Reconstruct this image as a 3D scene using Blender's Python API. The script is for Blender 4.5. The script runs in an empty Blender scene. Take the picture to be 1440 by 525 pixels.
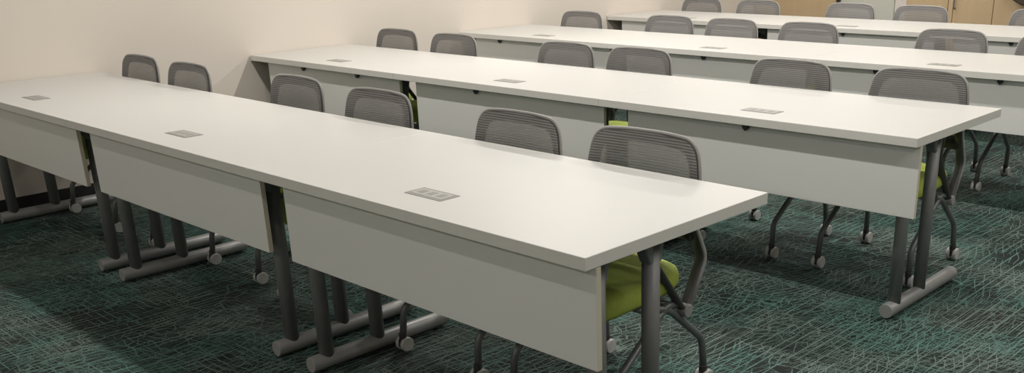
import bpy, bmesh, math, random
from mathutils import Vector, Matrix
random.seed(7)
C = bpy.context.scene.collection
S = bpy.context.scene
PI = math.pi

# ------------------------------------------------------------------ camera
CAM = Vector((1.4681, -1.5888, 1.4448))
yaw, pitch, roll = 0.7494, -0.363, -0.0207
F = Vector((-math.sin(yaw)*math.cos(pitch), math.cos(yaw)*math.cos(pitch), math.sin(pitch)))
Rt = Vector((math.cos(yaw), math.sin(yaw), 0)); Up = Rt.cross(F)
ax = math.cos(roll)*Rt + math.sin(roll)*Up
ay = -math.sin(roll)*Rt + math.cos(roll)*Up
cd = bpy.data.cameras.new('camera'); cam = bpy.data.objects.new('camera', cd); C.objects.link(cam)
m = Matrix((ax, ay, -F)).transposed().to_4x4(); m.translation = CAM
cam.matrix_world = m
cd.sensor_width = 36.0; cd.sensor_fit = 'HORIZONTAL'
cd.lens = 1375.55*36/1440
cd.shift_x = (720-819.69)/1440
cd.shift_y = (426.91-262.5)/1440
cd.clip_start = 0.05
S.camera = cam

# ------------------------------------------------------------------ colour management, world, lights
S.view_settings.view_transform = 'Standard'
S.view_settings.look = 'None'
S.view_settings.gamma = 1.0
S.view_settings.use_curve_mapping = False
S.view_settings.exposure = 0.07
w = bpy.data.worlds.new('world'); S.world = w; w.use_nodes = True
w.node_tree.nodes['Background'].inputs[0].default_value = (0.9, 0.85, 0.8, 1)
w.node_tree.nodes['Background'].inputs[1].default_value = 0.15
CEIL = 2.7
LIGHTS = [(-2.9, -3.4, 15), (-0.3, -3.4, 16), (2.2, -3.4, 13),  # foremost row: added fill to brighten the front panels, not actual room fixtures
          (-2.9, -1.15, 5), (-0.3, -1.15, 6), (2.2, -1.15, 6),
          (-2.9, 0.82, 28), (-0.3, 0.82, 24), (2.2, 0.82, 21),
          (-2.9, 2.95, 43), (-0.3, 2.95, 24), (2.2, 2.95, 21),
          (-2.9, 5.02, 38), (-0.3, 5.02, 24), (2.2, 5.02, 21),
          (-2.9, 7.02, 23), (-0.3, 7.02, 23)]
for i, (x, y, p) in enumerate(LIGHTS):
    l = bpy.data.lights.new('ceiling_and_fill_lamp', 'AREA'); l.shape = 'RECTANGLE'
    l.size = 1.25; l.size_y = 0.06; l.energy = p; l.color = (1.0, 0.955, 0.90)
    o = bpy.data.objects.new('ceiling_and_fill_lamp', l); C.objects.link(o); o.location = (x, y, CEIL-0.03)

# ------------------------------------------------------------------ material helpers
def mat(name, col, rough=0.5, metal=0.0, spec=0.5, noise=None, bump=None):
    mt = bpy.data.materials.new(name); mt.use_nodes = True
    nt = mt.node_tree; b = nt.nodes['Principled BSDF']
    b.inputs['Base Color'].default_value = (*col, 1); b.inputs['Roughness'].default_value = rough
    b.inputs['Metallic'].default_value = metal; b.inputs['Specular IOR Level'].default_value = spec
    tc = nt.nodes.new('ShaderNodeTexCoord')
    if noise:
        sc, amt = noise
        n = nt.nodes.new('ShaderNodeTexNoise'); n.inputs['Scale'].default_value = sc
        nt.links.new(tc.outputs['Object'], n.inputs['Vector'])
        r = nt.nodes.new('ShaderNodeMixRGB')
        r.inputs[1].default_value = (*[c*(1-amt) for c in col], 1); r.inputs[2].default_value = (*[min(1, c*(1+amt)) for c in col], 1)
        nt.links.new(n.outputs['Fac'], r.inputs[0]); nt.links.new(r.outputs[0], b.inputs['Base Color'])
    if bump:
        sc, st = bump
        n = nt.nodes.new('ShaderNodeTexNoise'); n.inputs['Scale'].default_value = sc
        nt.links.new(tc.outputs['Object'], n.inputs['Vector'])
        bp = nt.nodes.new('ShaderNodeBump'); bp.inputs['Strength'].default_value = st; bp.inputs['Distance'].default_value = 0.002
        nt.links.new(n.outputs['Fac'], bp.inputs['Height']); nt.links.new(bp.outputs[0], b.inputs['Normal'])
    return mt

class G:
    """tiny node-graph helper"""
    def __init__(s, nt): s.nt = nt
    def n(s, t, **k):
        x = s.nt.nodes.new(t)
        for a, v in k.items(): setattr(x, a, v)
        return x
    def m(s, op, a, b=None, c=None):
        x = s.n('ShaderNodeMath', operation=op)
        for i, v in enumerate((a, b, c)):
            if v is None: continue
            if isinstance(v, (int, float)): x.inputs[i].default_value = v
            else: s.nt.links.new(v, x.inputs[i])
        return x.outputs[0]
    def l(s, a, b): s.nt.links.new(a, b)

def carpet_material():
    mt = bpy.data.materials.new('patterned_carpet'); mt.use_nodes = True
    nt = mt.node_tree; g = G(nt); b = nt.nodes['Principled BSDF']
    tc = g.n('ShaderNodeTexCoord').outputs['Object']
    # slightly warped coordinates
    wn = g.n('ShaderNodeTexNoise'); wn.inputs['Scale'].default_value = 5.0; wn.inputs['Detail'].default_value = 2
    g.l(tc, wn.inputs['Vector'])
    sub = g.n('ShaderNodeVectorMath', operation='SUBTRACT'); g.l(wn.outputs['Color'], sub.inputs[0]); sub.inputs[1].default_value = (.5, .5, .5)
    scl = g.n('ShaderNodeVectorMath', operation='SCALE'); g.l(sub.outputs[0], scl.inputs[0]); scl.inputs['Scale'].default_value = 0.07
    add = g.n('ShaderNodeVectorMath', operation='ADD'); g.l(tc, add.inputs[0]); g.l(scl.outputs[0], add.inputs[1])
    warped = add.outputs[0]
    def noise(vec, scale, det=2, off=(0, 0, 0), rot=0, st=(1, 1, 1)):
        mp = g.n('ShaderNodeMapping'); g.l(vec, mp.inputs[0]); mp.inputs['Location'].default_value = off
        mp.inputs['Rotation'].default_value = (0, 0, rot); mp.inputs['Scale'].default_value = st
        x = g.n('ShaderNodeTexNoise'); x.inputs['Scale'].default_value = scale; x.inputs['Detail'].default_value = det
        g.l(mp.outputs[0], x.inputs['Vector']); return x.outputs['Fac']
    def step(v, lo, hi):
        x = g.n('ShaderNodeMapRange'); x.interpolation_type = 'SMOOTHSTEP'; g.l(v, x.inputs[0])
        x.inputs[1].default_value = lo; x.inputs[2].default_value = hi
        return x.outputs[0]
    def lines(vec, ang, period, wdt, off, mlo, mhi, mscale, dash=9):
        mp = g.n('ShaderNodeMapping'); g.l(vec, mp.inputs[0]); mp.inputs['Rotation'].default_value = (0, 0, ang)
        sp = g.n('ShaderNodeSeparateXYZ'); g.l(mp.outputs[0], sp.inputs[0])
        p = g.m('PINGPONG', sp.outputs[0], period/2)
        ln = g.m('SUBTRACT', 1.0, step(p, wdt*0.45, wdt))
        mask = step(noise(tc, mscale, 2, off), mlo, mhi)
        d = step(noise(mp.outputs[0], dash, 1, off, 0, (12, 1, 1)), .42, .56)
        return g.m('MULTIPLY', g.m('MULTIPLY', ln, mask), d)
    acc = None
    specs = [(tc, 0.0, .030, .0034, (3, 1, 0), .40, .46, 1.1, 3),
             (tc, PI/2, .030, .0024, (7, 4, 0), .50, .56, 1.3, 6),
             (tc, 0.0, .011, .0016, (13, 1, 0), .50, .56, 1.5, 7),
             (warped, 0.38, .028, .0024, (1, 9, 0), .46, .53, 1.8, 9),
             (warped, -0.33, .030, .0024, (5, 5, 0), .46, .54, 1.9, 9),
             (warped, 1.28, .034, .0022, (8, 2, 0), .45, .55, 2.4, 9),
             (warped, 1.46, .013, .0015, (18, 2, 0), .48, .55, 2.1, 9),
             (tc, 0.22, .024, .0022, (2, 7, 0), .50, .56, 1.5, 6)]
    for a in specs:
        v = lines(*a)
        acc = v if acc is None else g.m('MAXIMUM', acc, v)
    for sc_, th, off in ((19, .04, (0, 0, 0)), (10, .022, (4, 2, 0))):
        mp = g.n('ShaderNodeMapping'); g.l(warped, mp.inputs[0]); mp.inputs['Location'].default_value = off
        vo = g.n('ShaderNodeTexVoronoi', feature='DISTANCE_TO_EDGE'); vo.inputs['Scale'].default_value = sc_
        g.l(mp.outputs[0], vo.inputs['Vector'])
        cr = g.m('SUBTRACT', 1.0, step(vo.outputs['Distance'], th*.5, th))
        cr = g.m('MULTIPLY', cr, step(noise(tc, 1.8, 2, (off[0]+6, 3, 0)), .44, .54))
        acc = g.m('MAXIMUM', acc, g.m('MULTIPLY', cr, .6))
    fuzz = noise(tc, 260, 2)
    acc = g.m('MULTIPLY', acc, g.m('ADD', step(fuzz, .36, .62), .25))
    # blurry speckle that tints areas teal
    speck = g.m('MULTIPLY', step(noise(tc, 120, 3, (9, 9, 0)), .5, .68), step(noise(tc, 2.2, 2, (2, 0, 0)), .4, .62))
    base = g.n('ShaderNodeMixRGB'); g.l(g.m('MULTIPLY', speck, .42), base.inputs[0])
    bg = g.n('ShaderNodeMixRGB'); g.l(step(noise(tc, 1.4, 3, (5, 1, 0)), .35, .65), bg.inputs[0])
    bg.inputs[1].default_value = (.014, .021, .020, 1); bg.inputs[2].default_value = (.026, .029, .028, 1)
    g.l(bg.outputs[0], base.inputs[1]); base.inputs[2].default_value = (.06, .115, .102, 1)
    lc = g.n('ShaderNodeMixRGB'); g.l(step(noise(tc, 2.0, 2, (1, 3, 0)), .40, .60), lc.inputs[0])
    lc.inputs[1].default_value = (.16, .32, .275, 1); lc.inputs[2].default_value = (.23, .31, .275, 1)
    fin = g.n('ShaderNodeMixRGB'); g.l(g.m('MINIMUM', acc, 1.0), fin.inputs[0]); g.l(base.outputs[0], fin.inputs[1]); g.l(lc.outputs[0], fin.inputs[2])
    g.l(fin.outputs[0], b.inputs['Base Color'])
    b.inputs['Roughness'].default_value = 0.95; b.inputs['Specular IOR Level'].default_value = 0.15
    bp = g.n('ShaderNodeBump'); bp.inputs['Strength'].default_value = .5; bp.inputs['Distance'].default_value = .003
    g.l(g.m('ADD', fuzz, acc), bp.inputs['Height']); g.l(bp.outputs[0], b.inputs['Normal'])
    return mt

def mesh_fabric():
    mt = bpy.data.materials.new('grey_mesh_fabric'); mt.use_nodes = True
    nt = mt.node_tree; g = G(nt); b = nt.nodes['Principled BSDF']
    tc = g.n('ShaderNodeTexCoord').outputs['Object']
    sp = g.n('ShaderNodeSeparateXYZ'); g.l(tc, sp.inputs[0])
    p = g.m('DIVIDE', g.m('PINGPONG', sp.outputs[2], .0045), .0045)
    st = g.n('ShaderNodeMapRange'); st.interpolation_type = 'SMOOTHSTEP'; g.l(p, st.inputs[0]); st.inputs[1].default_value = .25; st.inputs[2].default_value = .7
    c = g.n('ShaderNodeMixRGB'); g.l(st.outputs[0], c.inputs[0]); c.inputs[1].default_value = (.15, .147, .145, 1); c.inputs[2].default_value = (.27, .263, .26, 1)
    g.l(c.outputs[0], b.inputs['Base Color']); b.inputs['Roughness'].default_value = .75
    tr = g.n('ShaderNodeBsdfTransparent'); mx = g.n('ShaderNodeMixShader')
    al = g.m('MULTIPLY', g.m('SUBTRACT', 1.0, st.outputs[0]), .30)
    g.l(g.m('ADD', al, .03), mx.inputs[0]); g.l(b.outputs[0], mx.inputs[1]); g.l(tr.outputs[0], mx.inputs[2])
    g.l(mx.outputs[0], nt.nodes['Material Output'].inputs['Surface'])
    return mt

def wood_material():
    mt = bpy.data.materials.new('light_oak_veneer'); mt.use_nodes = True
    nt = mt.node_tree; g = G(nt); b = nt.nodes['Principled BSDF']
    tc = g.n('ShaderNodeTexCoord').outputs['Object']
    mp = g.n('ShaderNodeMapping'); g.l(tc, mp.inputs[0]); mp.inputs['Scale'].default_value = (30, 30, 1.5)
    n = g.n('ShaderNodeTexNoise'); n.inputs['Scale'].default_value = 1.0; n.inputs['Detail'].default_value = 6; g.l(mp.outputs[0], n.inputs['Vector'])
    c = g.n('ShaderNodeMixRGB'); g.l(n.outputs['Fac'], c.inputs[0]); c.inputs[1].default_value = (.52, .38, .22, 1); c.inputs[2].default_value = (.62, .47, .30, 1)
    g.l(c.outputs[0], b.inputs['Base Color']); b.inputs['Roughness'].default_value = .45
    return mt

M = dict(
    top=mat('white_laminate', (.565, .563, .54), .42, spec=.4, noise=(3, .015)),
    edge=mat('pale_grey_edge_band', (.74, .735, .695), .5, noise=(6, .02)),
    panel=mat('white_panel_laminate', (.80, .81, .785), .5, noise=(3, .015)),
    paneledge=mat('cream_panel_edge', (.68, .63, .50), .5, noise=(6, .03)),
    steel=mat('charcoal_metallic_paint', (.20, .205, .205), .45, .25, noise=(40, .05)),
    bar=mat('silver_grey_paint', (.30, .302, .30), .42, .25, noise=(40, .05)),
    tube=mat('grey_tube_paint', (.16, .17, .172), .38, .3, noise=(30, .05)),
    dark=mat('dark_plastic', (.03, .03, .03), .5, noise=(30, .1)),
    loop=mat('charcoal_plastic', (.07, .07, .068), .4, noise=(20, .08)),
    cap=mat('light_grey_plastic', (.30, .30, .295), .45, noise=(20, .05)),
    rim=mat('grey_plastic_rim', (.30, .295, .285), .4, noise=(20, .05)),
    frame=mat('grey_back_frame', (.12, .118, .115), .55, noise=(20, .05)),
    caster=mat('pale_caster_plastic', (.50, .50, .49), .45, noise=(20, .05)),
    green=mat('lime_green_upholstery', (.36, .44, .07), .8, noise=(60, .12), bump=(350, .4)),
    mesh=mesh_fabric(), carpet=carpet_material(), wood=wood_material(),
    wall=mat('warm_white_wall_paint', (.66, .605, .54), .85, noise=(2, .02), bump=(180, .15)),
    ceiling=mat('ceiling_paint', (.75, .72, .68), .9, noise=(2, .02)),
    base=mat('black_rubber_base', (.018, .018, .018), .5, noise=(10, .1)),
    modplate=mat('grey_socket_plate', (.24, .237, .225), .45, noise=(20, .04)),
    modinner=mat('pale_grey_socket_cover', (.38, .375, .355), .45, noise=(20, .04)),
    fridge=mat('pale_grey_enamel', (.60, .60, .54), .4, noise=(4, .03)),
    filler=mat('off_white_board', (.72, .66, .61), .5, noise=(4, .03)),
    bag=mat('taupe_fabric', (.16, .13, .105), .9, noise=(30, .15), bump=(200, .3)),
)

# ------------------------------------------------------------------ object / geometry helpers
def link(name, bm, m_, parent=None, smooth=False, bevel=0, seg=2):
    me = bpy.data.meshes.new(name); bmesh.ops.recalc_face_normals(bm, faces=bm.faces[:]); bm.to_mesh(me); bm.free()
    for x in (m_ if isinstance(m_, (list, tuple)) else [m_]): me.materials.append(x)
    if smooth:
        for p in me.polygons: p.use_smooth = True
    o = bpy.data.objects.new(name, me); C.objects.link(o)
    if parent: o.parent = parent
    if bevel:
        b = o.modifiers.new('bevel', 'BEVEL'); b.width = bevel; b.segments = seg; b.limit_method = 'ANGLE'; b.angle_limit = math.radians(40)
        b.harden_normals = False
    return o
def box(bm, x0, x1, y0, y1, z0, z1, mi=0):
    v = [bm.verts.new((x, y, z)) for x in (x0, x1) for y in (y0, y1) for z in (z0, z1)]
    fs = []
    for q in ((0, 1, 3, 2), (4, 6, 7, 5), (0, 4, 5, 1), (2, 3, 7, 6), (0, 2, 6, 4), (1, 5, 7, 3)):
        f = bm.faces.new([v[i] for i in q]); f.material_index = mi; fs.append(f)
    return fs
def fillet(pts, r, n=5, closed=False):
    pts = [Vector(p) for p in pts]; out = []
    N = len(pts)
    for i, p in enumerate(pts):
        if not closed and i in (0, N-1): out.append(p); continue
        a = pts[(i-1) % N]; b = pts[(i+1) % N]
        da = a-p; db = b-p; d = min(r, da.length*.48, db.length*.48)
        pa = p+da.normalized()*d; pb = p+db.normalized()*d
        for k in range(n+1):
            t = k/n; out.append((1-t)**2*pa + 2*t*(1-t)*p + t*t*pb)
    return out
def tube(bm, pts, r, seg=12, closed=False, ry=None, ref=None, mi=0):
    """tube along pts; ref = fixed side vector (r along ref, ry along the other)"""
    pts = [Vector(p) for p in pts]; N = len(pts); rings = []; ry = ry or r
    prev = None
    for i, p in enumerate(pts):
        if closed: t = (pts[(i+1) % N]-pts[(i-1) % N])
        else: t = pts[min(i+1, N-1)]-pts[max(i-1, 0)]
        t.normalize()
        if ref is not None:
            u = Vector(ref); u = (u - t*u.dot(t)).normalized()
        elif prev is None:
            u = t.orthogonal().normalized()
        else:
            u = (prev - t*prev.dot(t)).normalized()
        prev = u; v = t.cross(u)
        rings.append([bm.verts.new(p + u*r*math.cos(2*PI*k/seg) + v*ry*math.sin(2*PI*k/seg)) for k in range(seg)])
    M_ = N if closed else N-1
    for i in range(M_):
        a = rings[i]; b = rings[(i+1) % N]
        for k in range(seg):
            f = bm.faces.new((a[k], a[(k+1) % seg], b[(k+1) % seg], b[k])); f.material_index = mi; f.smooth = True
    if not closed:
        for q in (rings[0], rings[-1]):
            f = bm.faces.new(q); f.material_index = mi
def grid(bm, fn, nu, nv, thick=None, mi=0):
    a = [[bm.verts.new(fn(i/nu, j/nv)) for j in range(nv+1)] for i in range(nu+1)]
    for i in range(nu):
        for j in range(nv):
            f = bm.faces.new((a[i][j], a[i+1][j], a[i+1][j+1], a[i][j+1])); f.material_index = mi; f.smooth = True
def empty(name, label, cat, group, loc=(0, 0, 0), rz=0):
    o = bpy.data.objects.new(name, None); C.objects.link(o); o.location = loc; o.rotation_euler = (0, 0, rz)
    o.empty_display_size = .1
    o['label'] = label; o['category'] = cat
    if group: o['group'] = group
    return o
def copy_tree(o, parent=None):
    c = o.copy(); C.objects.link(c)
    if parent: c.parent = parent
    for ch in list(o.children): copy_tree(ch, c)
    return c
def struct(name, bm, m_, parent=None, **k):
    o = link(name, bm, m_, parent, **k)
    if parent is None: o['kind'] = 'structure'
    return o

# ------------------------------------------------------------------ room shell
H = .735; L = 1.521; D = .780
XL = -3*L - .006; XR = 4.6; YF = -4.6; YB = 8.15
def slab(name, m_, *a): bm = bmesh.new(); box(bm, *a); return struct(name, bm, m_)
slab('floor', M['carpet'], XL-.1, XR+.1, YF-.1, YB+.1, -.1, 0)
slab('ceiling', M['ceiling'], XL-.1, XR+.1, YF-.1, YB+.1, CEIL, CEIL+.1)
slab('wall_left', M['wall'], XL-.1, XL, YF-.1, YB+.1, 0, CEIL)
slab('wall_right', M['wall'], XR, XR+.1, YF-.1, YB+.1, 0, CEIL)
slab('wall_back', M['wall'], XL, XR, YB, YB+.1, 0, CEIL)
slab('wall_front', M['wall'], XL, XR, YF-.1, YF, 0, CEIL)
bm = bmesh.new(); box(bm, XL, XL+.008, YF, 7.70, 0, .10); struct('baseboard_left', bm, M['base'], bevel=.003)

# ------------------------------------------------------------------ training table (origin: floor under its right front corner)
FB0, FB1, P1, P2, EB, EL = .061, .669, .13, .351, .086, L-.139
def make_table():
    t = empty('training_table', '', 'table', 'white training tables in four rows')
    T = .034
    bm = bmesh.new(); box(bm, -L+.0008, -.0008, 0, D, H-T, H)
    for f in bm.faces:
        if abs(f.normal.z) < .5 or f.calc_center_median().z < H-T/2: pass
    bm.normal_update()
    for f in bm.faces: f.material_index = 0 if f.calc_center_median().z > H-.001 else 1
    link('tabletop', bm, [M['top'], M['edge']], t, bevel=.0018, seg=2)
    bm = bmesh.new(); box(bm, -L+.14, -.004, .042, .060, .427, H-T-.002)
    bm.normal_update()
    for f in bm.faces:
        c = f.calc_center_median(); f.material_index = 1 if (c.x > -.01 or c.x < -L+.145) else 0
    link('modesty_panel', bm, [M['panel'], M['paneledge']], t, bevel=.0015)
    for x in (-EB, -EL):
        bm = bmesh.new()
        tube(bm, [(x, FB0+.004, .036), (x, FB1-.004, .036)], .029, 24)
        fb = link('foot_bar', bm, M['bar'], t, bevel=.003)
        for y in (FB0+.0, FB1-.0):
            s = 1 if y < .3 else -1
            bm = bmesh.new(); tube(bm, [(x, y-.001*s, .036), (x, y+.006*s, .036)], .0285, 24); link('end_cap', bm, M['cap'], fb, bevel=.002)
        for y in (FB0+.045, FB1-.045):
            bm = bmesh.new(); tube(bm, [(x, y, 0), (x, y, .012)], .013, 14); link('glide', bm, M['dark'], fb)
        for y in (P1, P2):
            bm = bmesh.new(); tube(bm, [(x, y, .05), (x, y, H-T-.03)], .024, 24, ry=.027, ref=(1, 0, 0)); link('leg_post', bm, M['steel'], t)
        bm = bmesh.new()
        box(bm, x-.03, x+.03, .085, .68, H-T-.028, H-T)
        link('top_bracket', bm, M['dark'], t, bevel=.003)
        for y in (P1, P2):
            bm = bmesh.new(); pr_ = [(-.050, -.002), (-.024, -.055), (.024, -.055), (.034, -.002)]
            p = [bm.verts.new((x-.020, y+q, H-T-.028+z)) for q, z in pr_]; q2 = [bm.verts.new((x+.020, y+q, H-T-.028+z)) for q, z in pr_]
            bm.faces.new(p); bm.faces.new(q2[::-1])
            for i in range(4): bm.faces.new((p[i], p[(i+1) % 4], q2[(i+1) % 4], q2[i]))
            link('gusset', bm, M['steel'], t, bevel=.006, seg=3)
    bm = bmesh.new(); box(bm, -L+.17, -.12, .47, .51, H-T-.032, H-T); link('support_rail', bm, M['dark'], t, bevel=.002)
    # power module let into the top
    bm = bmesh.new(); box(bm, -.835, -.670, .121, .198, H-.004, H+.0016)
    pm = link('power_module', bm, M['modplate'], t, bevel=.001)
    bm = bmesh.new(); box(bm, -.822, -.683, .134, .187, H+.0012, H+.0024); cv = link('socket_cover', bm, M['modinner'], pm, bevel=.0006)
    for cx in (-.795, -.7525, -.71):
        bm = bmesh.new(); box(bm, cx-.013, cx+.013, .146, .176, H+.0022, H+.0029); link('socket', bm, M['modplate'], cv, bevel=.0003)
    return t
def panel_clip(parent, x):
    bm = bmesh.new()
    prof = [(-.016, .700), (.016, .700), (.013, .685), (0, .672), (-.013, .685)]
    a = [bm.verts.new((x+p, .024, z)) for p, z in prof]; b = [bm.verts.new((x+p, .042, z)) for p, z in prof]
    bm.faces.new(a); bm.faces.new(b[::-1])
    for i in range(5): bm.faces.new((a[i], a[(i+1) % 5], b[(i+1) % 5], b[i]))
    link('panel_clip', bm, M['dark'], parent, bevel=.002)
ROWY = [0, 1.7545, 3.5462, 5.2897]
ROWN = ['front row', 'second row', 'third row', 'back row']
CLIPS = {(1, 0): [-.746], (1, 1): [-.875], (1, 2): [-.39, -.956], (2, 0): [-.398, -1.082], (2, 1): [-.737], (2, 2): [-1.1], (3, 0): [-.99], (3, 1): [-.715]}
TPOS = ['right end of the {r}', 'middle of the {r}', 'left end of the {r}, against the wall']
TEXTRA = ['nearest white training table, ', 'white grey-legged training table, ', 'white training table, ', 'white distant training table, ']
proto = make_table(); tabs = {}
for r in range(4):
    for k in range(3):
        tabs[r, k] = proto if (r, k) == (0, 0) else copy_tree(proto)
for (r, k), o in tabs.items():
    o.location = (-k*L, ROWY[r], 0)
    o['label'] = TEXTRA[r] + TPOS[k].format(r=ROWN[r])
    for x in CLIPS.get((r, k), []): panel_clip(o, x)

# ------------------------------------------------------------------ nesting chair (origin: floor under its centre, sitter faces -Y)
def back_pt(u, z, w=None):
    """point on the curved, leaning backrest surface; u in -1..1"""
    zz = (z-.58)/.265
    y = .150 + .030*zz + .028*(1-u*u) - .018*(1-u*u)*zz
    return Vector((u, y, z))
def outline(n=64, inset=0.0):
    """rounded outline of the backrest in (x, z)"""
    P = [(-.222+inset, .585+inset), (.222-inset, .585+inset), (.228-inset, .72), (.203-inset, .835-inset), (.09, .845-inset), (-.09, .845-inset), (-.203+inset, .835-inset), (-.228+inset, .72)]
    q = fillet([(x, 0, z) for x, z in P], .074, 7, True)
    return [(p.x, p.z) for p in q]
def surf(x, z, off=0):
    p = back_pt(max(-1, min(1, x/.228)), z); return Vector((x, p.y+off, z))
def make_chair():
    t = empty('nesting_chair', '', 'chair', 'grey mesh-back chairs behind the tables')
    # back frame: flat ring (wide band) plus rounded rim
    o1, o2 = outline(), outline(inset=.036)
    bm = bmesh.new()
    for off, flip in ((.004, 0), (.014, 1)):
        pass
    A = [bm.verts.new(surf(x, z, .004)) for x, z in o1]; B = [bm.verts.new(surf(x, z, .004)) for x, z in o2]
    A2 = [bm.verts.new(surf(x, z, .016)) for x, z in o1]; B2 = [bm.verts.new(surf(x, z, .016)) for x, z in o2]
    n = len(A)
    for i in range(n):
        j = (i+1) % n
        for q in ((A[i], A[j], B[j], B[i]), (A2[i], B2[i], B2[j], A2[j]), (A[i], A2[i], A2[j], A[j]), (B[i], B[j], B2[j], B2[i])):
            f = bm.faces.new(q); f.smooth = False
    bf = link('back_frame', bm, M['frame'], t)
    bm = bmesh.new(); tube(bm, [surf(x, z, .010) for x, z in o1], .0038, 8, True, ry=.008, ref=(0, 1, 0)); link('rim', bm, M['rim'], bf)
    # mesh panel stretched over the front of the frame
    bm = bmesh.new()
    o3 = outline(inset=.002)
    zs = [.587+i*(.843-.587)/28 for i in range(29)]
    def xr(z):
        best = 0
        m_ = len(o3)
        for i in range(m_):
            (x0, z0), (x1, z1) = o3[i], o3[(i+1) % m_]
            if (z0-z)*(z1-z) <= 0 and abs(z1-z0) > 1e-7:
                x = x0+(x1-x0)*(z-z0)/(z1-z0); best = max(best, x)
        return best
    rows = []
    for z in zs:
        w_ = max(xr(z), .06)
        rows.append([bm.verts.new(surf(-w_+2*w_*k/24, z, .0)) for k in range(25)])
    for i in range(len(rows)-1):
        for k in range(24):
            f = bm.faces.new((rows[i][k], rows[i][k+1], rows[i+1][k+1], rows[i+1][k])); f.smooth = True
    link('mesh_panel', bm, M['mesh'], t)
    # crossbar below the mesh
    bm = bmesh.new()
    tube(bm, [surf(-.210+.42*k/12, .592, .005)+Vector((0, 0, -.042)) for k in range(13)], .010, 12, ry=.027, ref=(0, 1, 0)); link('crossbar', bm, M['dark'], t)
    # side loops
    for s in (-1, 1):
        x = s*.212
        pts = fillet([(x, .160, .690), (x, .146, .595), (x, .215, .462), (x, .120, .300), (x, -.062, .535), (x, -.030, .640), (x, .08, .690)], .035, 5, True)
        bm = bmesh.new(); tube(bm, pts, .019, 14, True, ry=.0105, ref=(1, 0, 0))
        lo = link('side_loop', bm, M['loop'], t)
        q = fillet([(x, .153, .66), (x, .146, .595), (x, .215, .462), (x, .128, .312)], .035, 5)
        bm = bmesh.new(); tube(bm, [p+Vector((s*.017, .004, -.001)) for p in q], .0045, 8, ry=.009, ref=(1, 0, 0)); link('edge_strip', bm, M['rim'], lo)
        bm = bmesh.new(); tube(bm, [(x-s*.012, .120, .308), (x+s*.024, .120, .308)], .022, 18); link('pivot_cap', bm, M['cap'], lo, bevel=.004)
    # seat
    bm = bmesh.new()
    def seat_outline(k, n_=48, sx=1, sy=1):
        a = 2*PI*k/n_; c, s_ = math.cos(a), math.sin(a)
        e = .36
        return (math.copysign(abs(c)**e, c)*.212*sx*(1.0-.05*max(0, s_)), -.055+math.copysign(abs(s_)**e, s_)*.215*sy)
    layers = [(.380, .90), (.385, .965), (.398, 1.0), (.421, 1.0), (.436, .975), (.444, .92), (.447, .80), (.443, .5)]
    rings = []
    for z, sc_ in layers:
        rg = []
        for k in range(48):
            x, y = seat_outline(k, sx=sc_, sy=1-(1-sc_)*.98)
            fr = max(0, (-y-.17))/.1
            dz = -.028*min(1, fr)**2 - (.006*(abs(x)/.2)**2) + .010*max(0, y)/.16
            rg.append(bm.verts.new((x, y, z+dz)))
        rings.append(rg)
    for i in range(len(rings)-1):
        for k in range(48):
            f = bm.faces.new((rings[i][k], rings[i][(k+1) % 48], rings[i+1][(k+1) % 48], rings[i+1][k])); f.smooth = True
    bm.faces.new(rings[0][::-1]); f = bm.faces.new(rings[-1]); f.smooth = True
    link('seat', bm, M['green'], t)
    bm = bmesh.new(); box(bm, -.185, .185, -.22, .12, .366, .384)
    sp_ = link('seat_pan', bm, M['dark'], t, bevel=.008, seg=3)
    # under-seat frame: two crossbars joining the side tubes
    bm = bmesh.new(); tube(bm, [(-.205, .055, .340), (.205, .055, .340)], .011, 12); tube(bm, [(-.205, -.06, .352), (.205, -.06, .352)], .011, 12)
    link('under_seat_bar', bm, M['tube'], t)
    # legs with casters
    for s in (-1, 1):
        for d in (-1, 1):
            x = s*.205
            if d < 0: pts = [(x, .10, .330), (x, .04, .345), (x+s*.004, -.228, .165), (x+s*.008, -.238, .062)]
            else: pts = [(x, -.02, .350), (x, .06, .320), (x+s*.004, .234, .170), (x+s*.008, .241, .062)]
            bm = bmesh.new(); tube(bm, fillet(pts, .028, 5), .0125, 12)
            lg = link('leg', bm, M['tube'], t)
            cx, cy = x+s*.008, d*.240
            bm = bmesh.new()
            for q in (-1, 1):
                tube(bm, [(cx+q*.006, cy+.006, .0275), (cx+q*.023, cy+.006, .0275)], .0272, 22)
            ca = link('caster', bm, M['caster'], lg, bevel=.004, seg=3)
            bm = bmesh.new()
            tube(bm, [(cx, cy, .030), (cx, cy, .072)], .0145, 14)
            box(bm, cx-.005, cx+.005, cy-.018, cy+.016, .020, .050)
            link('caster_stem', bm, M['dark'], lg, bevel=.002)
    return t

# backrest centre X and distance of the backrest behind the row's front edge, read for each chair
def cx_from(px_l, px_r, v, Y):
    def inv(u, vv):
        d = ax*((u-819.69)/1375.55) + ay*((426.91-vv)/1375.55) + F
        k = (Y-CAM.y)/d.y; return CAM.x + d.x*k
    return (inv(px_l, v)+inv(px_r, v))/2
CH = [  # row, left px, right px, side-edge px height, backrest distance
    (0, 168, 221, 95, .83), (0, 234, 293, 108, .815), (0, 372, 456, 122, .87), (0, 481, 579, 145, .835), (0, 662, 789, 178, .812), (0, 828, 985, 206, .812),
    (1, 523, 581, 56, .862), (1, 604, 669, 63, .845), (1, 758, 830, 75, .86), (1, 853, 943, 83, .86), (1, 1054, 1168, 100, .86), (1, 1226, 1364, 112, .87),
    (2, 786, 848, 28, .85), (2, 913, 980, 34, .862), (2, 990, 1065, 38, .855), (2, 1095, 1179, 43, .865), (2, 1287, 1388, 55, .86), (2, 1432, 1546, 66, .86),
    (3, 960, 1012, 8, .83), (3, 1037, 1094, 10, .84), (3, 1160, 1227, 14, .84), (3, 1258, 1332, 18, .84), (3, 1415, 1500, 22, .862)]
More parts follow.
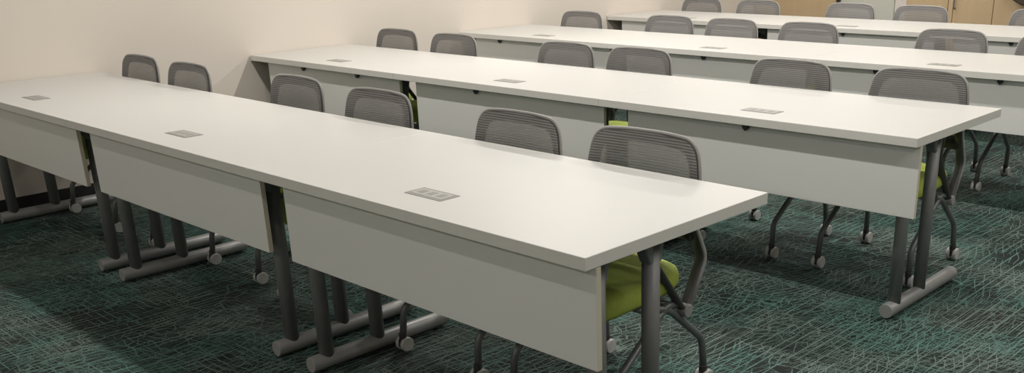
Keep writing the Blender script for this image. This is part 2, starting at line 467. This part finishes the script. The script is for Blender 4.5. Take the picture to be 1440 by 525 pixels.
WHERE = {
 0: ['leftmost in the front row, beside the left wall', 'second from the left wall in the front row', 'third from the left in the front row, pulled slightly back', 'fourth from the left in the front row', 'second from the right end of the front row', 'at the right end of the front row, green seat showing'],
 1: ['leftmost in the second row, against plain wall', 'second from the left in the second row', 'third from the left in the second row', 'fourth from the left in the second row', 'fifth from the left in the second row', 'at the right end of the second row, by silver foot bar'],
 2: ['leftmost in the third row, against plain wall', 'second from the left in the third row', 'third from the left in the third row', 'fourth from the left in the third row', 'fifth from the left in the third row', 'in the third row, cut off by the right edge'],
 3: ['leftmost in the back row, against plain wall', 'second from the left in the back row', 'in the back row before the pale refrigerator', 'in the back row, right of the pale refrigerator', 'in the back row, below the taupe bag']}
chair0 = make_chair(); cnt = [0]*4
for i, (r, a, b, v, rel) in enumerate(CH):
    o = chair0 if i == 0 else None
    if o is None: o = copy_tree(chair0)
    Y = ROWY[r]+rel
    X = cx_from(a, b, v, Y)
    for tx in [-k*L-e for k in range(3) for e in (EB, EL)]:      # keep casters clear of the foot bars
        for s_ in (-.215, .215):
            g_ = X+s_-tx
            if abs(g_) < .064: X += math.copysign(.064-abs(g_), g_)
    o.location = (X, Y-.170, 0)
    o.rotation_euler = (0, 0, math.radians([0, 1.5, -1.2, .8, -.6, .5][(i*5) % 6]))
    o['label'] = 'grey mesh-back chair, ' + WHERE[r][cnt[r]]; cnt[r] += 1

# ------------------------------------------------------------------ back wall: cabinets, refrigerator, filler, bag
CG = 'light wood cabinets along the back wall'
def cabinet(x0, x1, edges, label, handles):
    t = empty('tall_cabinet', label, 'cabinet', CG, ((x0+x1)/2, 7.92, 0)); cx = (x0+x1)/2
    bm = bmesh.new(); box(bm, x0-cx, x1-cx, -.20, .225, .08, 2.15); link('body', bm, M['wood'], t, bevel=.002)
    bm = bmesh.new(); box(bm, x0-cx+.01, x1-cx-.01, -.16, .225, 0, .08); link('plinth', bm, M['base'], t)
    e = [x0]+edges+[x1]
    for a, b in zip(e, e[1:]):
        bm = bmesh.new(); box(bm, a-cx+.003, b-cx-.003, -.22, -.2005, .09, 2.14); d = link('door', bm, M['wood'], t, bevel=.0015)
        for h in handles:
            if a < h < b:
                bm = bmesh.new(); tube(bm, fillet([(h-cx, -.2195, .715), (h-cx, -.25, .715), (h-cx, -.25, 1.0), (h-cx, -.2195, 1.0)], .02), .006, 10); link('handle', bm, M['steel'], d)
cabinet(XL+.012, -3.605, [], 'light wood tall cabinet in the back corner beside the left wall', [])
cabinet(-2.862, -1.62, [-2.455, -2.405, -2.035], 'light wood tall cabinet with upright bar handle, right of the refrigerator', [-2.385])
cabinet(-1.615, -.40, [-1.0], 'light wood tall cabinet behind the taupe bag at the right edge', [])
t = empty('refrigerator', 'pale grey refrigerator with black handle between wood cabinets on back wall', 'refrigerator', None, (-3.29, 7.92, 0))
bm = bmesh.new(); box(bm, -.30, .30, -.16, .2, .03, 1.9); link('body', bm, M['fridge'], t, bevel=.006)
bm = bmesh.new(); box(bm, -.30, .30, -.22, -.163, .06, 1.9); d = link('door', bm, M['fridge'], t, bevel=.01, seg=3)
bm = bmesh.new(); box(bm, -.297, -.265, -.262, -.219, .742, 1.35); link('handle', bm, M['base'], d, bevel=.006)
bm = bmesh.new(); [box(bm, x, x+.04, y, y+.04, 0, .035) for x in (-.27, .23) for y in (-.12, .14)]; link('foot', bm, M['base'], t)
bm = bmesh.new(); box(bm, -2.985, -2.866, 7.71, 8.148, 0, 2.15)
struct('trim_1', bm, M['filler'], bevel=.002)
# bag hanging on the front of the cabinets
t = empty('hanging_bag', 'rounded taupe fabric bag hanging on wood cabinets at the top right', 'bag', None, (-1.66, 7.59, .750))
bm = bmesh.new()
def bagpt(u, v):
    a = u*2*PI; w_ = math.sin(min(v, .5)*PI)**.6 if v < .5 else 1-.25*(v-.5)
    return (.25*w_*math.cos(a), .075*w_*math.sin(a), .34*v)
grid(bm, bagpt, 32, 16); bmesh.ops.remove_doubles(bm, verts=bm.verts, dist=.0005)
link('pouch', bm, M['bag'], t, smooth=True)
bm = bmesh.new(); tube(bm, fillet([(-.10, 0, .32), (-.06, .02, .52), (.06, .02, .52), (.10, 0, .32)], .08, 8), .012, 10, ry=.004, ref=(0, 1, 0)); link('strap', bm, M['bag'], t)
bm = bmesh.new(); tube(bm, fillet([(0, .10, .50), (0, .02, .50), (0, .02, .515)], .01), .005, 8); link('hook', bm, M['steel'], t)
